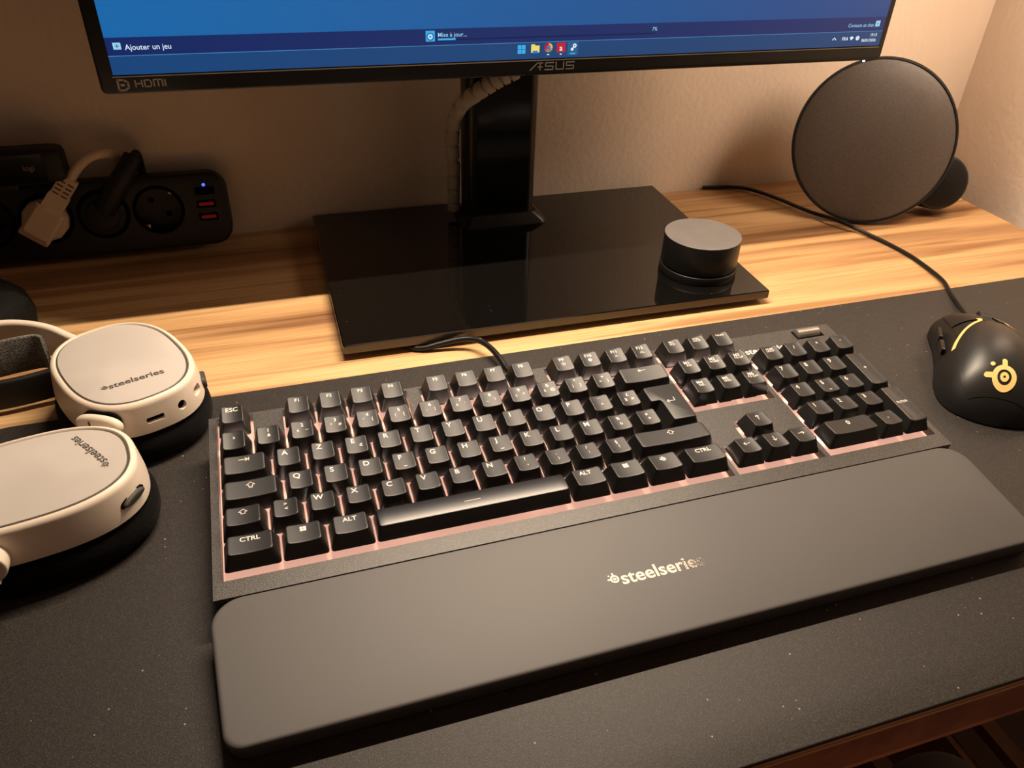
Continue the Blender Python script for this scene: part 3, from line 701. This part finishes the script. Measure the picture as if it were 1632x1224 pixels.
sd=thing('round_speaker_block','low dark rounded block with grainy fabric side at the left edge behind the headset','speaker',(-205,326,0))
bm=bmesh.new(); k=64
prof=[(46,0.1),(52,4),(54,18),(52,30),(46,37),(34,40),(.5,41)]
loft(bm,[[(r*1.25*math.cos(2*PI*i/k),r*math.sin(2*PI*i/k),z) for i in range(k)] for r,z in prof]); obj('body',bm,'darkgrain',sd)

# ---------------------------------------------------------------- power strip leaning on wall
ps=thing('power_strip','black power strip with round sockets leaning on the wall behind the desk','power strip',(-150,448,6),(-10+90,0,0))
# local: x along strip, y up the face, z out of the face towards the viewer
def stripx(x): return x+150
bm=bmesh.new(); x0,x1=stripx(-330),stripx(13.5)
slab(bm,lambda i:rrect((x1-x0)/2-i,33.5-i,17-i,8,(x0+x1)/2,35),-21,0,3.0,steps=4)
strip=obj('housing',bm,'stripbody',ps)
socks=[(-48,38),(-94.5,38.5),(-141,38.5),(-187.5,39)]
for (sx_,sy_) in socks:
    cut(strip,lambda b,a=stripx(sx_),c=sy_:cyl(b,a,c,20.5,-14,6,.1,k=40))
for (sx_,sy_) in socks:
    bm=bmesh.new(); a=stripx(sx_)
    annulus(bm,a,sy_,19.2,20.45,0,.15,k=40); annulus(bm,a,sy_,20.45,22.2,0,.1,k=40)
    s_=obj('socket',bm,'hole',ps,smooth=0,norm=False)
    an=rad(-45)
    for sg in (1,-1):
        bm=bmesh.new(); disc(bm,a+sg*9.5*math.cos(an),sy_+sg*9.5*math.sin(an),2.6,0,-13.8); obj('pin_hole',bm,'hole',s_,smooth=0,norm=False)
    for q in (1,-1):
        px,py=a+q*12.5,sy_+q*15.0
        bm=bmesh.new(); rbox(bm,px-2.2,px+2.2,py-2.2,py+2.2,-9,-2.2,1,.8); obj('earth_clip',bm,'brass',s_)
for i,(ux,uy,m_) in enumerate(((-5.8,52,'hole'),(-6.3,40,'red'),(-6.1,28,'red'))):
    bm=bmesh.new(); rbox(bm,stripx(ux)-8.5,stripx(ux)+8.5,uy-3.6,uy+3.6,-.5,.25,1,.1,0); 
    rbox(bm,stripx(ux)-6.5,stripx(ux)+6.5,uy-1.5,uy+1.5,-.2,.6,.8,.1,1); obj('usb_port',bm,['hole',m_],ps,label=None if m_=='hole' else 'red usb port')
bm=bmesh.new(); disc(bm,stripx(-5.8),57.5,1.5,0,.3); obj('indicator',bm,'blueled',ps,smooth=0,label='glowing blue indicator',norm=False)
# white plug (face coordinates of the strip frame) as a thing of its own in world space
bpy.context.view_layer.update(); PSM=ps.matrix_world.copy()
wp_=thing('power_plug','cream white angled plug with pale cable in the power strip','plug',(-141,452,40))
def to_strip(bm,parent):
    m=parent.matrix_world.inverted()@PSM
    m2=m.copy(); m2.translation=m.translation/S; xform(bm,m2)
bpy.context.view_layer.update()
bm=bmesh.new(); a,c=stripx(-141),38.5
cyl(bm,a,c,18.5,-10,9,2,k=12); cyl(bm,a,c,17,8,11,1.5,k=12)
an=rad(50); RM=Matrix.Translation((a,c,0))@Matrix.Rotation(an,4,'Z')
b2=bmesh.new(); loft(b2,[z3([(-17,-10),(15,-14),(15,14),(-17,10)][:0]+rrect(16,12.5,2,3,-2,0),8),z3(rrect(16,12.5,2,3,-2,0),17),z3(rrect(12.5,10,2,3,0,0),20.5)])
loft(b2,[z3(rrect(9,8.5,2,3,20,0),7),z3(rrect(9,8.5,2,3,20,0),17)]); loft(b2,[z3(rrect(12,7.5,2,3,34,0),7.5),z3(rrect(12,7.5,2,3,34,0),16.5)])
xform(b2,RM)
me=bpy.data.meshes.new('tmp'); b2.to_mesh(me); b2.free(); bm.from_mesh(me); bpy.data.meshes.remove(me)
to_strip(bm,wp_); obj('plug_body',bm,'plug',wp_,smooth=30)
for i in range(5):
    for s_ in (-1,1):
        bm=bmesh.new(); cbox(bm,25.0+i*3.9,26.3+i*3.9,s_*3.6-2.6,s_*3.6+2.6,16.3,16.9); xform(bm,RM); to_strip(bm,wp_); obj('grip_slot',bm,'plugslot',wp_,smooth=0)
bm=bmesh.new(); e=(a+44*math.cos(an),c+44*math.sin(an),12)
tube(bm,spline([(e[0]-6,e[1]-7,12),e,(e[0]+12,e[1]+13,11),(e[0]+24,e[1]+19,8),(e[0]+36,e[1]+18,0),(e[0]+40,e[1]+8,-12),(e[0]+40,e[1]-2,-26.5),(e[0]+40,e[1]-34,-27)],8),4.3,k=14)
to_strip(bm,wp_); obj('cable',bm,'plug',wp_)
# black plug
bp_=thing('power_plug','black angled plug with thick black cord in the middle socket','plug',(-94,452,40)); bpy.context.view_layer.update()
bm=bmesh.new(); a,c=stripx(-94.5),38.5
cyl(bm,a,c,18.8,-10,5,2,k=36); cyl(bm,a,c,14,4,8,2,k=36); to_strip(bm,bp_); obj('plug_body',bm,'matteblack',bp_)
bm=bmesh.new(); tube(bm,spline([(a+3,c+5,5),(a+12,c+17,9),(a+22,c+30,12),(a+31,c+42,11),(a+36,c+50,8)],8),lambda t:9.6-2.2*t*t,k=18); to_strip(bm,bp_); obj('cord_grip',bm,'matteblack',bp_)
bm=bmesh.new(); tube(bm,spline([(a+34,c+46,8),(a+37,c+50,-4),(a+37,c+44,-16),(a+36,c+28,-24.6)],8),3.6,k=12); to_strip(bm,bp_); obj('cable',bm,'matteblack',bp_)

# ---------------------------------------------------------------- webcam
wc=thing('webcam','black bar webcam with small maker lettering above the power strip','webcam',(-161,452,69.5))
bm=bmesh.new()
R=[]
for x,s in ((-60,.8),(-56,.95),(-50,1),(38,1),(44,.97),(47.5,.88),(49,.7)):
    R.append([(x,y*s,14+z*s+11) for y,z in rrect(12,14.5,6,5)])
loft(bm,R); obj('body',bm,'matteblack',wc)
bm=bmesh.new(); cbox(bm,-60,35,-12.6,-11.9,13,37); text(bm,'logi',6.6,23,26,1,0,'CENTER',.05,0,1,lambda X,Y:(X,-12.8,Y)); annul2=lambda r0,r1:annulus(bm,-8,24,r0,r1,2,0,lambda X,Y:(X,-12.8,Y)) ; annul2(4,6.5); disc(bm,-20,25,7,2,0,lambda X,Y:(X,-12.75,Y))
obj('front_panel',bm,['glossblack','bezelprint','hole'],wc,smooth=0,norm=False)
bm=bmesh.new(); rbox(bm,-58,10,-11,8,6.6,12,2,1); obj('mount',bm,'matteblack',wc)
bm=bmesh.new(); tube(bm,spline([(28,0,14),(34,2,8),(44,6,3),(58,12,0),(70,24,-10),(76,28,-30)],6),1.5,k=8); obj('cable',bm,'matteblack',wc)

# ---------------------------------------------------------------- headset
hs=thing('headset','white headset with black ear cushions lying face down left of the keyboard','headset',(-100,130,3))
def ear_cup(cx,cy,rot,ports):
    """shell is the part; plate, cushion, dial are its sub-parts"""
    F=Matrix.Translation((cx+100,cy-130,0))@Matrix.Rotation(rot,4,'Z')
    bm=bmesh.new(); A,B=54.0,39.5
    o=lambda i:sell(A-i,B-i,2.5,72)
    R=[z3(o(3.5),20),z3(o(1.5),20.6),z3(o(-2.2),23),z3(o(-2.0),27),z3(o(-.8),36),z3(o(0),41)]
    for i in range(1,6):
        a=PI/2*i/5; R.append(z3(o(3.2*(1-math.cos(a))),41+3.6*math.sin(a)))
    R.append(z3(o(3.9),43.9)); R.append(z3(o(4.2),42.6))
    loft(bm,R); xform(bm,F); shell=obj('ear_cup',bm,'white',hs,smooth=45)
    bm=bmesh.new(); R=[z3(sell((A-5.2)*s,(B-5.2)*s,2.5,72),44.4+1.6*(1-s**3)) for s in (1,.97,.9,.75,.5,.2)]; R.insert(0,z3(sell(A-5,B-5,2.5,72),42.8)); loft(bm,R)
    zf=lambda X,Y:46.02
    def zf(X,Y):
        s=((abs(X)/(A-5.2))**2.5+(abs(Y)/(B-5.2))**2.5)**(1/2.5); return 44.4+1.6*(1-s**3)+.1
    c,s=math.cos(-rot),math.sin(-rot)
    (lx,ly),(ex,ey)=ports['logo']; dx,dy=lx-cx,ly-cy; px,py=dx*c-dy*s,dx*s+dy*c
    la=math.atan2(ey-ly,ex-lx)-rot
    wordmark(bm,px,py,ports['size'],1,zf,None,la)
    xform(bm,F); obj('cover_plate',bm,['whiteplate','greyprint'],shell,smooth=30,norm=True)
    # groove
    bm=bmesh.new(); a_=z3(sell(A-3.9,B-3.9,2.5,72),43.7); b_=z3(sell(A-5.3,B-5.3,2.5,72),43.7)
    bridge(bm,ring(bm,a_),ring(bm,b_)); xform(bm,F); obj('groove',bm,'greyprint',shell,smooth=0)
    # cushion
    bm=bmesh.new(); o2=lambda i:sell(58-i,44-i,2.35,72)
    R=[]
    for i in range(13):
        a=-PI/2+PI*i/12; R.append(z3(o2(7*(1-math.cos(a))-1),10.4+10.2*math.sin(a)))
    R.append(z3(sell(46,32,2.4,72),21)); 
    loft(bm,R); xform(bm,F); obj('ear_cushion',bm,'cushion',shell,smooth=60)
    return shell,F
cupB,FB=ear_cup(-57.8,190.0,-1.14,{'logo':((-64.6,159.0),(-30.0,170.5)),'size':7.4})
cupA,FA=ear_cup(-96.0,84.5,0.20,{'logo':((-57.3,83.5),(-79.0,114.5)),'size':7.4})
# details on the cup rims: helper placing a small thing on the side wall
def side_frame(F,ang,z,A=54.4,B=39.9,out=0.0):
    n=2.5; c,s=math.cos(ang),math.sin(ang); x=A*math.copysign(abs(c)**(2/n),c); y=B*math.copysign(abs(s)**(2/n),s)
    g=Vector((math.copysign(abs(x/A)**(n-1)/A,x),math.copysign(abs(y/B)**(n-1)/B,y),0)).normalized()
    t=Vector((-g.y,g.x,0)); m=Matrix.Identity(4); 
    for i in range(3): m[i][0]=t[i]; m[i][1]=(0,0,1)[i]; m[i][2]=g[i]; m[i][3]=(x+g.x*out,y+g.y*out,z)[i]
    return F@m
def world_ang(F,wx,wy):
    p=F.inverted()@Vector((wx+100,wy-130,0)); 
    # superellipse angle for a direction
    n=2.5; return math.atan2(math.copysign(abs(p.y/39.5)**(n/2),p.y),math.copysign(abs(p.x/54)**(n/2),p.x))
def on_side(F,wx,wy,z,out,build,name,mats,shell,label=None,smooth=35):
    m=side_frame(F,world_ang(F,wx,wy),z,out=out); bm=bmesh.new(); build(bm); xform(bm,m); return obj(name,bm,mats,shell,smooth=smooth,label=label)
# charge slot, jack, port recess on the rear cup
def slotcut(o,F,wx,wy,z,build):
    m=side_frame(F,world_ang(F,wx,wy),z)
    def b(bm): build(bm); xform(bm,m)
    cut(o,b)
slotcut(cupB,FB,-35,133,31.5,lambda b:rbox(b,-5.5,5.5,-1.9,1.9,-5,5,1.2,.3))
slotcut(cupB,FB,-19,144,32.5,lambda b:cyl(b,0,0,3.1,-6,5,.2,k=24))
slotcut(cupB,FB,-8,158,33,lambda b:rbox(b,-5,5,-3.2,3.2,-4.5,5,3,.3))
on_side(FB,-35,133,31.5,-2.2,lambda b:rbox(b,-5.3,5.3,-1.75,1.75,-1,1,.5,.1),'charge_port','hole',cupB)
on_side(FB,-19,144,32.5,-2.2,lambda b:cyl(b,0,0,3.0,-1,1,.1,k=20),'audio_jack','hole',cupB)
on_side(FB,-19,144,32.5,-.6,lambda b:annulus(b,0,0,3.0,4.1,0,.6,k=28),'jack_ring','white',cupB)
on_side(FB,-9,156,33.6,-3.2,lambda b:rbox(b,-2.2,2.2,-1.6,1.6,-1,1,.4,.1),'share_port','hole',cupB)
on_side(FB,3,176,28,-1.5,lambda b:rbox(b,-7,7,-4,4,-2,5.5,3.5,1.5),'volume_dial','dial',cupB,'grey rubber dial')
# microphone tip
on_side(FB,-66,132,34.5,0.2,lambda b:rbox(b,-14,11,-7.5,7.5,-1,.4,7,.3),'microphone_slot','hole',cupB)
on_side(FB,-68,132,34.5,1.8,lambda b:slab(b,lambda i:sell(15-i,6.8-i,2.3,36),-2,4.2,3.0,steps=4),'microphone',['white'],cupB)
on_side(FB,-72,132,36,6.3,lambda b:rbox(b,-.6,.6,-2.6,2.6,-.5,.3,.4,.1),'microphone_slit','greyprint',cupB)
# front cup: mic mute / volume dial and prints, pivot
on_side(FA,-39,66,32,-1.6,lambda b:slab(b,lambda i:sell(8.2-i,2.6-i,2.0,28),-2,4.2,1.4),'volume_dial','dial',cupA,'grey rubber dial')
on_side(FA,-39,66,32,0.12,lambda b:slab(b,lambda i:sell(9.3-i,3.5-i,2.2,28),-2,.2,.1),'dial_slot','hole',cupA)
on_side(FA,-110,44,30,1,lambda b:cyl(b,0,0,9.5,-3,8,1.2,k=36),'pivot_cap','white',cupA)
# head band lying on its edge
bm=bmesh.new()
bp=spline([(-84,225,30),(-97,236,32),(-110,247,34),(-128,256,35),(-148,259,35),(-190,257,35),(-250,240,35),(-300,200,35),(-318,150,35),(-300,100,35),(-260,60,35),(-210,44,35),(-170,40,33),(-135,36,30),(-108,38,30)],8)
prof=[(x,y) for x,y in rrect(3.0,13,2.6,4)]
tube(bm,[(p.x+100,p.y-130,p.z) for p in bp],1,prof=prof); obj('headband',bm,'white',hs,smooth=50)
bm=bmesh.new(); bp=spline([(-112,236,31),(-118,240,31),(-132,238,31),(-150,234,31),(-190,228,31),(-240,210,31),(-278,180,31),(-288,150,31),(-270,115,31),(-230,88,31),(-190,74,31)],8)
tube(bm,[(p.x+100,p.y-130,p.z) for p in bp],1,prof=rrect(1.4,13.5,1.2,3)); obj('head_strap',bm,'strap',hs,smooth=50,label='woven grey elastic head strap')
bm=bmesh.new(); bp=spline([(-100,228,15),(-112,226,13),(-132,222,12),(-160,218,12),(-200,210,12)],8)
tube(bm,[(p.x+100,p.y-130,p.z) for p in bp],1,prof=rrect(2.5,11,2,3)); obj('strap_anchor',bm,'matteblack',hs,smooth=50)

# ---------------------------------------------------------------- mouse
MT=-37; ms=thing('computer_mouse','black gaming mouse with glowing yellow emblem on the desk mat right of the keyboard','mouse',(551,71,3),(0,0,MT))
def lerp(T_,x):
    for (a,b),(c,d) in zip(T_,T_[1:]):
        if x<=c: t=(x-a)/(c-a); t=t*t*(3-2*t); return b+(d-b)*t
    return T_[-1][1]
HT=[(-65,0),(-62,11),(-54,24),(-42,34),(-20,41.5),(0,42),(25,36),(50,27),(62,21),(65,18)]
WT=[(-65,4),(-63,14),(-57,25),(-45,32.5),(-25,34.5),(0,32),(25,31),(50,32.5),(62,31),(65,29)]
def smoothtab(Tb,x):
    # monotone-ish catmull through table
    for i in range(len(Tb)-1):
        if x<=Tb[i+1][0] or i==len(Tb)-2:
            x0,y0=Tb[i]; x1,y1=Tb[i+1]; t=max(0,min(1,(x-x0)/(x1-x0)))
            m0=((y1-Tb[i-1][1])/(x1-Tb[i-1][0]) if i>0 else (y1-y0)/(x1-x0)); m1=((Tb[i+2][1]-y0)/(Tb[i+2][0]-x0) if i<len(Tb)-2 else (y1-y0)/(x1-x0))
            h=x1-x0; return (2*t**3-3*t*t+1)*y0+(t**3-2*t*t+t)*h*m0+(-2*t**3+3*t*t)*y1+(t**3-t*t)*h*m1
def mz(X,Y,n=2.3):
    W=smoothtab(WT,Y); H=smoothtab(HT,Y); q=min(abs(X)/W,.999); return H*(1-q**n)**(1/n)
def mouse_patch(bm,yr,ang,lift=0.0,mi=0,ny=40,na=24,n=2.3,solid=True):
    R=[]
    for j in range(ny+1):
        y=yr[0]+(yr[1]-yr[0])*j/ny; W=smoothtab(WT,y); H=smoothtab(HT,y); row=[]
        a0,a1=ang(y) if callable(ang) else ang
        for i in range(na+1):
            a=rad(a0+(a1-a0)*i/na); c,s=math.cos(a),math.sin(a)
            x=-W*math.copysign(abs(c)**(2/n),c)*(1+lift/34); z=H*abs(s)**(2/n)*(1+lift/40)+(lift*.5)
            row.append(bm.verts.new((x,y,z+1.2)))
        R.append(row)
    for a,b in zip(R,R[1:]):
        for i in range(na):
            f=bm.faces.new((a[i],a[i+1],b[i+1],b[i])); f.material_index=mi
    return R
bm=bmesh.new(); R=mouse_patch(bm,(-65,65),(0,180),0,0,60,40); bm.faces.new(R[-1]); 
obj('shell',bm,'mouseside',ms,smooth=60)
bm=bmesh.new(); slab(bm,lambda i:[(x*(1-i/40),y) for x,y in [(smoothtab(WT,yy)*sx,yy) for yy,sx in [(-64+128*t/30,1) for t in range(31)]+[(64-128*t/30,-1) for t in range(31)]]],0.1,1.4,.3); obj('bottom_plate',bm,'hole',ms,smooth=0)
bm=bmesh.new(); mouse_patch(bm,(-58,22),(42,138),.5,0,40,30); obj('palm_cover',bm,'mouse',ms,smooth=60)
for s_ in (1,-1):
    bm=bmesh.new()
    ang=(lambda y:(40,84)) if s_>0 else (lambda y:(96,140))
    mouse_patch(bm,(24,65),ang,.9,0,30,16); obj('button',bm,'mouse',ms,smooth=60)
bm=bmesh.new(); tube(bm,[(-4,46,22),(4,46,22)],11,k=32); obj('scroll_wheel',bm,'wheel',ms)
# glowing strips
def mline(P,wd,name='light_strip'):
    bm=bmesh.new(); pts=[]
    Q_=spline([(x,y,0) for x,y in P],6)
    L_,R_=[],[]
    for i,p in enumerate(Q_):
        t=(Q_[min(i+1,len(Q_)-1)]-Q_[max(i-1,0)]).normalized(); nn=Vector((-t.y,t.x,0)); w_=wd*(1-.45*i/len(Q_))
        for sgn,lst in ((1,L_),(-1,R_)):
            q=p+nn*w_/2*sgn; lst.append(bm.verts.new((q.x,q.y,mz(q.x,q.y)+2.6)))
    for i in range(len(L_)-1): bm.faces.new((L_[i],L_[i+1],R_[i+1],R_[i]))
    obj(name,bm,'gold',ms,smooth=60,label='glowing yellow strip')
mline([(-9,27),(-9.5,20),(-15,13.5),(-21,5),(-26,-6),(-28.5,-15)],3.2); mline([(10,27),(10.5,20),(16,13.5),(22,5),(27,-6),(29,-15)],2.6)
bm=bmesh.new(); emblem(bm,0,-48,7.8,0,lambda X,Y:mz(X,Y)+2.5,None,rad(0)); obj('emblem',bm,'gold',ms,smooth=60,label='glowing yellow ring emblem')
for y_ in (2,22):
    bm=bmesh.new(); 
    loft(bm,[[(-31.0-2.6*q,y_+yy,20+zz) for yy,zz in rrect(8.5,2.8,2,3)] for q in (0,.8,1)]); obj('side_button',bm,'glossblack',ms)
bm=bmesh.new(); tube(bm,spline([(592,126,12),(603,142,11.5),(614,158,8),(624,174,5.5),(634,192,4),(645,212,3.5),(652,240,2.6),(655,270,2.2),(652,300,2.2),(644,326,3.5),(630,352,7),(618,385,5),(606,430,4),(590,462,4),(572,476,3.2),(552,480,3.0),(540,483,2.6)],8),2.0,k=10)
tag(obj('mouse_cable',bm,'cable'),'thin black mouse cable trailing past the disc speaker to the wall','cable')

# ---------------------------------------------------------------- below the desk
ch=thing('desk_chair','dark chair with a ribbed cloth arm pad just below the desk edge','chair',(420,-330,-720))
bm=bmesh.new()
pts=[(64,256,404),(64,230,410),(66,150,410),(66,30,410),(66,-30,410)]
tube(bm,spline(pts,10),lambda t:58*min(1,math.sqrt(max(0.02,1-(1-min(t/.22,1))**2))),k=96)
arm=obj('arm_pad',bm,'ribbed',ch,smooth=60)
for v in arm.data.vertices:
    pass
bm=bmesh.new(); rbox(bm,-290,10,-240,150,280,335,40,20); obj('seat',bm,'ribbed',ch)
bm=bmesh.new(); cyl(bm,-110,-40,28,60,282,2); obj('column',bm,'metal',ch)
bm=bmesh.new(); tube(bm,[(66,10,372),(58,10,300),(40,10,268),(-40,10,268)],12); obj('arm_bracket',bm,'metal',ch)
for i in range(5):
    a=2*PI*i/5+.3; bm=bmesh.new(); tube(bm,[(-110,-40,75),(-110+230*math.cos(a),-40+230*math.sin(a),45)],16); cyl(bm,-110+230*math.cos(a),-40+230*math.sin(a),22,0.2,44,4); obj('base_leg',bm,'metal',ch)
# low rack standing under the desk
rk=thing('under_desk_rack','low brown rack with two long rails in the dark under the desk front','rack',(655,100,-720))
for x,wd in ((-29,6),(22,17)):
    bm=bmesh.new(); cbox(bm,x-wd/2,x+wd/2,-190,230,306,320); obj('rail',bm,'metal',rk,smooth=0)
    for y in (-180,220):
        bm=bmesh.new(); cbox(bm,x-wd/2,x+wd/2,y-6,y+6,0.2,306); obj('post',bm,'metal',rk,smooth=0)
for y in (-180,220):
    bm=bmesh.new(); cbox(bm,-26,13.5,y-5,y+5,296,306); obj('crossbar',bm,'metal',rk,smooth=0)
